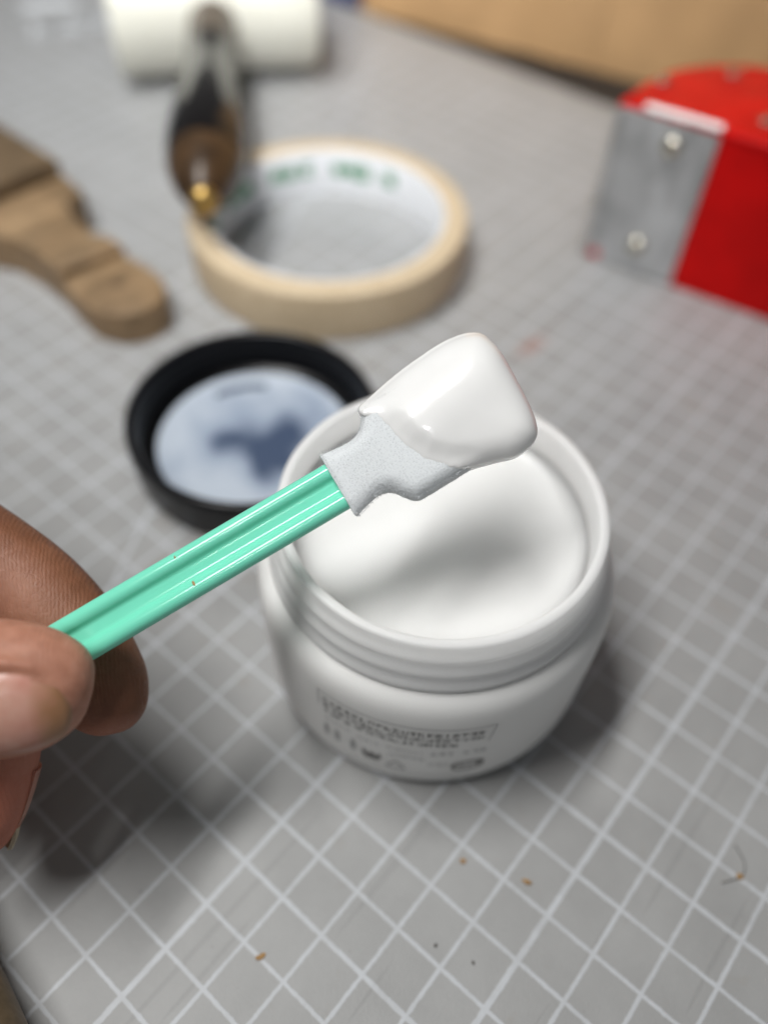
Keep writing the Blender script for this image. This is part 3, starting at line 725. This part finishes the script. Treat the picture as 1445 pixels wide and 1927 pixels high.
for half_ in (0, 1):
    idx = np.arange(len(V)) < n1 if half_ == 0 else np.arange(len(V)) >= n1
    u, v = V[idx, 0], V[idx, 1]
    T_ = 0.47 if half_ == 0 else 0.42
    body_ = T_*(0.55*dome(dfree[idx], 0.40)+0.45*dome(dfree[idx], 0.95))
    body_ = body_-(0.13*sstep((v-0.30-0.08*(u-2.0))/0.80) if half_ == 0 else 0)
    if half_ == 0: body_ = body_+0.07*np.exp(-((v-0.16-0.10*(u-2.2))/0.45)**2)*sstep((u-1.0)/1.0)*sstep((3.5-u)/0.7)
    fz_ = 0.315*dome(np.minimum(dfree[idx]+0.05, 0.22), 0.22)
    k = 0.05+0.95*sstep(dfoam[idx]/0.40)
    k = np.where(dfoam[idx] < 0.02, 0.05, k)
    z = fz_*0.985*(1-k)+np.maximum(body_, fz_*0.3)*k
    z = np.where(dfree[idx] < 0.01, 0.02, z)
    V[idx, 2] = z if half_ == 0 else -z
V, F = bake(V, F, 0.024, 26)
tag(obj('cream_dollop', swab(V), F, M['cream'], origin=swab([[2.2, 0, 0]])[0], sharp=0), 'glossy dollop of white cream coating the tip of the swab', 'cream')

# ------------------------------------------------------------------ hand (one continuous skin), thumb in front of the handle, index behind it
def tube(path, n=28, flat=(0, 0, 1), m_=60):
    """path rows: x,y,w, r_side, r_depth ; ellipse section, closed ends"""
    P = catmull(np.array(path, float), m_, closed=False); V, F = [], []
    c = P[:, :3]; tn = np.gradient(c, axis=0); tn /= np.linalg.norm(tn, axis=1)[:, None]+1e-9
    fl = np.array(flat, float)
    for p, t in zip(P, tn):
        dz = fl-t*(fl@t); dz /= np.linalg.norm(dz); sd = np.cross(t, dz)
        for k in range(n):
            a = 2*math.pi*k/n; V.append(p[:3]+sd*(max(p[3], 0.01)*math.cos(a))+dz*(max(p[4], 0.01)*math.sin(a)))
    for i in range(len(P)-1):
        for k in range(n): k2 = (k+1) % n; F.append((i*n+k, i*n+k2, (i+1)*n+k2, (i+1)*n+k))
    F += [tuple(range(n-1, -1, -1)), tuple(range((len(P)-1)*n, len(P)*n))]
    return np.array(V), F
TW = 0.98     # thumb axis distance in front of the handle
thumb = [(-12.2, -3.9, 0.1, 1.35, 1.2), (-10.6, -3.2, 0.75, 1.25, 1.05), (-9.2, -2.8, 1.0, 1.10, 0.92), (-8.0, -2.65, TW, 1.02, 0.82), (-7.0, -2.62, TW, 1.06, 0.80), (-6.1, -2.60, TW, 1.06, 0.80), (-5.5, -2.60, TW-0.02, 1.02, 0.77), (-5.05, -2.61, TW-0.04, 0.92, 0.70), (-4.72, -2.63, TW-0.06, 0.76, 0.58), (-4.5, -2.66, TW-0.08, 0.58, 0.42), (-4.38, -2.68, TW-0.09, 0.36, 0.25), (-4.33, -2.69, TW-0.10, 0.08, 0.06)]
index = [(-13.5, 2.1, -2.6, 1.2, 1.1), (-11.3, 1.55, -1.9, 1.08, 1.02), (-9.4, 0.75, -1.4, 1.0, 0.95), (-8.0, -0.12, -1.2, 0.96, 0.9), (-6.75, -0.98, -1.12, 0.96, 0.86), (-5.98, -1.55, -1.08, 0.93, 0.82), (-5.42, -2.12, -1.05, 0.90, 0.78), (-5.06, -2.68, -1.03, 0.88, 0.76), (-4.76, -3.14, -1.02, 0.80, 0.68), (-4.56, -3.44, -1.0, 0.62, 0.52), (-4.45, -3.62, -1.0, 0.40, 0.34), (-4.40, -3.72, -1.0, 0.1, 0.1)]
middle = [(-14.0, -0.4, -3.0, 1.2, 1.1), (-11.5, -1.0, -2.8, 1.05, 1.0), (-9.3, -1.9, -2.3, 1.0, 0.95), (-7.5, -2.75, -1.35, 0.95, 0.9), (-6.75, -3.45, -0.88, 0.90, 0.84), (-6.68, -4.1, -0.75, 0.86, 0.80), (-6.74, -4.65, -0.72, 0.80, 0.74), (-6.82, -5.15, -0.68, 0.72, 0.66), (-6.87, -5.52, -0.66, 0.55, 0.50), (-6.90, -5.72, -0.66, 0.34, 0.32), (-6.90, -5.84, -0.66, 0.08, 0.08)]
ring_ = [(-14.0, -2.4, -3.0, 1.1, 1.05), (-11.6, -2.7, -3.3, 1.0, 0.95), (-9.4, -3.2, -3.3, 0.95, 0.9), (-7.9, -3.55, -2.95, 0.90, 0.86), (-6.9, -3.7, -2.6, 0.84, 0.80), (-6.3, -3.75, -2.4, 0.66, 0.62), (-6.0, -3.78, -2.3, 0.36, 0.34), (-5.9, -3.8, -2.27, 0.1, 0.1)]
little = [(-14.2, -4.4, -2.7, 0.95, 0.9), (-12.2, -4.9, -3.1, 0.85, 0.82), (-10.4, -5.2, -3.1, 0.80, 0.76), (-9.2, -5.4, -2.7, 0.72, 0.68), (-8.6, -5.6, -2.3, 0.55, 0.52), (-8.3, -5.7, -2.1, 0.15, 0.15)]
palm = [(-12.6, -1.0, -2.4, 2.6, 1.2), (-14.0, -1.2, -2.3, 4.0, 1.5), (-16.0, -1.8, -2.1, 4.2, 1.65), (-18.2, -2.6, -1.9, 3.9, 1.75), (-20.2, -3.4, -1.7, 3.1, 1.8), (-22.0, -4.0, -1.6, 2.7, 1.9), (-25.0, -4.8, -1.6, 2.75, 2.1), (-27.0, -5.2, -1.6, 2.9, 2.2)]
thenar = [(-11.6, -3.7, 0.2, 1.2, 1.0), (-13.2, -4.3, -0.6, 1.7, 1.4), (-15.5, -4.4, -1.0, 2.0, 1.6), (-18.5, -4.0, -1.3, 1.9, 1.6), (-20.5, -3.8, -1.4, 1.2, 1.0)]
V, F = merge(*[tube(p) for p in (thumb, index, middle, ring_, little, palm, thenar)])
V, F = bake(V, F, 0.055, 5)
# flatten nothing: fine skin unevenness
V = V+0.012*np.stack([np.sin(3.1*V[:, 1]+1.3*V[:, 0]), np.sin(2.7*V[:, 0]+V[:, 2]), np.cos(2.9*V[:, 1]-V[:, 0])], 1)
Pt = catmull(np.array(thumb, float), 400, closed=False); Pt = Pt[np.argsort(Pt[:, 0])]
near = (V[:, 0] > -7.2) & (V[:, 0] < -4.3) & (V[:, 2] > 0.55) & (V[:, 1] > -4.0) & (V[:, 1] < -1.3)
vy = V[near]; cy_ = np.interp(vy[:, 0], Pt[:, 0], Pt[:, 1]); cw_ = np.interp(vy[:, 0], Pt[:, 0], Pt[:, 2]); ry_ = np.interp(vy[:, 0], Pt[:, 0], Pt[:, 3]); rw_ = np.interp(vy[:, 0], Pt[:, 0], Pt[:, 4])
ph_ = np.degrees(np.arctan2((vy[:, 1]-cy_)/np.maximum(ry_, 0.05), (vy[:, 2]-cw_)/np.maximum(rw_, 0.05)))
out_ = (ph_-20)*0.0165                                   # distance beyond the upper nail edge, cm
amt = 0.075*np.exp(-((out_-0.13)/0.085)**2)*(out_ > 0)-0.05*np.exp(-((out_+0.0)/0.05)**2)
amt = amt*np.clip((-4.75-vy[:, 0])/0.5, 0, 1)
rdir = np.stack([0*ph_, vy[:, 1]-cy_, vy[:, 2]-cw_], 1); rdir /= np.linalg.norm(rdir, axis=1)[:, None]+1e-9
V[near] = vy+rdir*amt[:, None]
hand_base = loc([[-7, -3, 0]])[0]
hnd = thing('hand', hand_base, 'bare hand pinching the green swab handle between thumb and finger', 'hand')
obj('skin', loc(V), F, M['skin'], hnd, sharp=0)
# thumb nail: a curved shell seated on the thumb, facing down and outwards
def nail_shell(path, x0, x1, phi0, phi1, lift, thick, nu=30, nv=24, tipround=0.55):
    P = catmull(np.array(path, float), 400, closed=False); o_ = np.argsort(P[:, 0]); P = P[o_]
    top, bot = [], []
    for i in range(nu+1):
        for j in range(nv+1):
            t = j/nv*2-1; s_ = i/nu
            xe = x1-tipround*(abs(t)**2.2)*0.42
            x = x0+(xe-x0)*s_
            c = [np.interp(x, P[:, 0], P[:, k]) for k in range(5)]
            ph = math.radians((phi0+phi1)/2+(phi1-phi0)/2*t)
            up = lift*(1-abs(t)**4)*1.0-0.02*(abs(t)**6)
            for arr, ex_ in ((top, up), (bot, up-thick)):
                arr.append((x, c[1]+(c[3]+ex_)*math.sin(ph), c[2]+(c[4]+ex_)*math.cos(ph)))
    n1 = (nu+1)*(nv+1); F = []
    for i in range(nu):
        for j in range(nv):
            a = i*(nv+1)+j; F.append((a, a+1, a+nv+2, a+nv+1)); F.append((n1+a, n1+a+nv+1, n1+a+nv+2, n1+a+1))
    rim = [i for i in range(nv+1)]+[(i+1)*(nv+1)-1 for i in range(1, nu+1)]+[nu*(nv+1)+j for j in range(nv-1, -1, -1)]+[i*(nv+1) for i in range(nu-1, 0, -1)]
    F += [(rim[i], rim[i]+n1, rim[(i+1) % len(rim)]+n1, rim[(i+1) % len(rim)]) for i in range(len(rim))]
    return np.array(top+bot), F
V, F = nail_shell(thumb, -6.6, -4.50, -68, 20, 0.030, 0.06)
obj('thumb_nail', loc(V), F, M['nail'], hnd, sharp=60)
# middle finger nail, seen from its edge on the right side of that finger; its free tip is paler
Pm = catmull(np.array(middle, float), 300, closed=False); o_ = np.argsort(Pm[:, 1])
def side_nail(y0, y1, lift, thick, nu=16, nv=12):
    top, bot = [], []
    for i in range(nu+1):
        y = y0+(y1-y0)*i/nu; yy = max(y, -5.30); c = [np.interp(yy, Pm[o_, 1], Pm[o_, k]) for k in range(5)]
        tipk = min(1, max(0, (-5.2-y)/0.7))
        for j in range(nv+1):
            t = j/nv*2-1; ph = math.radians(-38+44*t*(1-0.35*tipk))
            for arr, e_ in ((top, lift), (bot, lift-thick)):
                arr.append((c[0]-0.22*tipk**2+(c[3]+e_)*math.cos(ph), y+0.10*t*t*tipk, c[2]+(c[4]+e_)*math.sin(ph)))
    n1 = (nu+1)*(nv+1); F = []
    for i in range(nu):
        for j in range(nv):
            a = i*(nv+1)+j; F.append((a, a+1, a+nv+2, a+nv+1)); F.append((n1+a, n1+a+nv+1, n1+a+nv+2, n1+a+1))
    rim = [i for i in range(nv+1)]+[(i+1)*(nv+1)-1 for i in range(1, nu+1)]+[nu*(nv+1)+j for j in range(nv-1, -1, -1)]+[i*(nv+1) for i in range(nu-1, 0, -1)]
    F += [(rim[i], rim[i]+n1, rim[(i+1) % len(rim)]+n1, rim[(i+1) % len(rim)]) for i in range(len(rim))]
    return np.array(top+bot), F
V, F = side_nail(-4.35, -5.25, 0.045, 0.075); fn = obj('finger_nail', loc(V), F, M['nail'], hnd, sharp=60)
V, F = side_nail(-5.25, -5.78, 0.040, 0.06); obj('free_edge', loc(V), F, M['nail_edge'], fn, sharp=60)

# ------------------------------------------------------------------ crumbs, grit and a hair on the mat
def crumb(x, y, sx, sy, sz, mat, name, label, rz=0.0):
    V, F = lathe([(0, -1), (0.7, -0.75), (1, -0.1), (0.75, 0.6), (0, 1)], (0, 0), 9)
    V = V+RNG.normal(0, 0.16, V.shape); V = V*np.array([sx, sy, sz]); c, s_ = math.cos(rz), math.sin(rz)
    V = np.stack([V[:, 0]*c-V[:, 1]*s_, V[:, 0]*s_+V[:, 1]*c, V[:, 2]-V[:, 2].min()], 1)+np.array([x, y, 0.002])
    tag(obj(name, V, F, M[mat], origin=(x, y, 0)), label, 'crumb' if mat == 'crumb' else 'grit', 'crumbs on the mat' if mat == 'crumb' else 'dark grit on the mat')
crumb(6.24, -4.36, 0.045, 0.10, 0.03, 'crumb', 'crumb', 'tan crumb inside a grid square below the jar', 0.4)
crumb(9.03, -7.46, 0.06, 0.06, 0.03, 'crumb', 'crumb', 'tan crumb on a grid line beside the curved hair', 0.1)
crumb(5.75, -3.19, 0.05, 0.06, 0.02, 'crumb', 'crumb', 'pale brown crumb close below the front of the jar', 0.9)
crumb(2.02, -1.40, 0.05, 0.09, 0.02, 'crumb', 'crumb', 'tan crumb on the grid line nearest the bold line', 1.2)
crumb(4.23, -3.71, 0.038, 0.034, 0.012, 'grit', 'grit', 'larger dark grit speck on the mat below the jar', 0.2)
crumb(4.45, -4.40, 0.034, 0.03, 0.01, 'grit', 'grit', 'smaller dark grit speck nearest the bottom edge', 0.7)
hp = catmull([(9.53, -7.12, 0.02), (9.35, -7.40, 0.03), (9.08, -7.49, 0.03), (8.69, -7.25, 0.02)], 30, closed=False)
V, F = tube([(*p, 0.007, 0.007) for p in hp], 6, (0, 0, 1), 40)
tag(obj('hair', V, F, M['grit'], origin=(9.3, -7.2, 0)), 'short dark curved hair lying on the mat', 'hair')
for o in COL.objects:
    if '_o' in o: del o['_o']
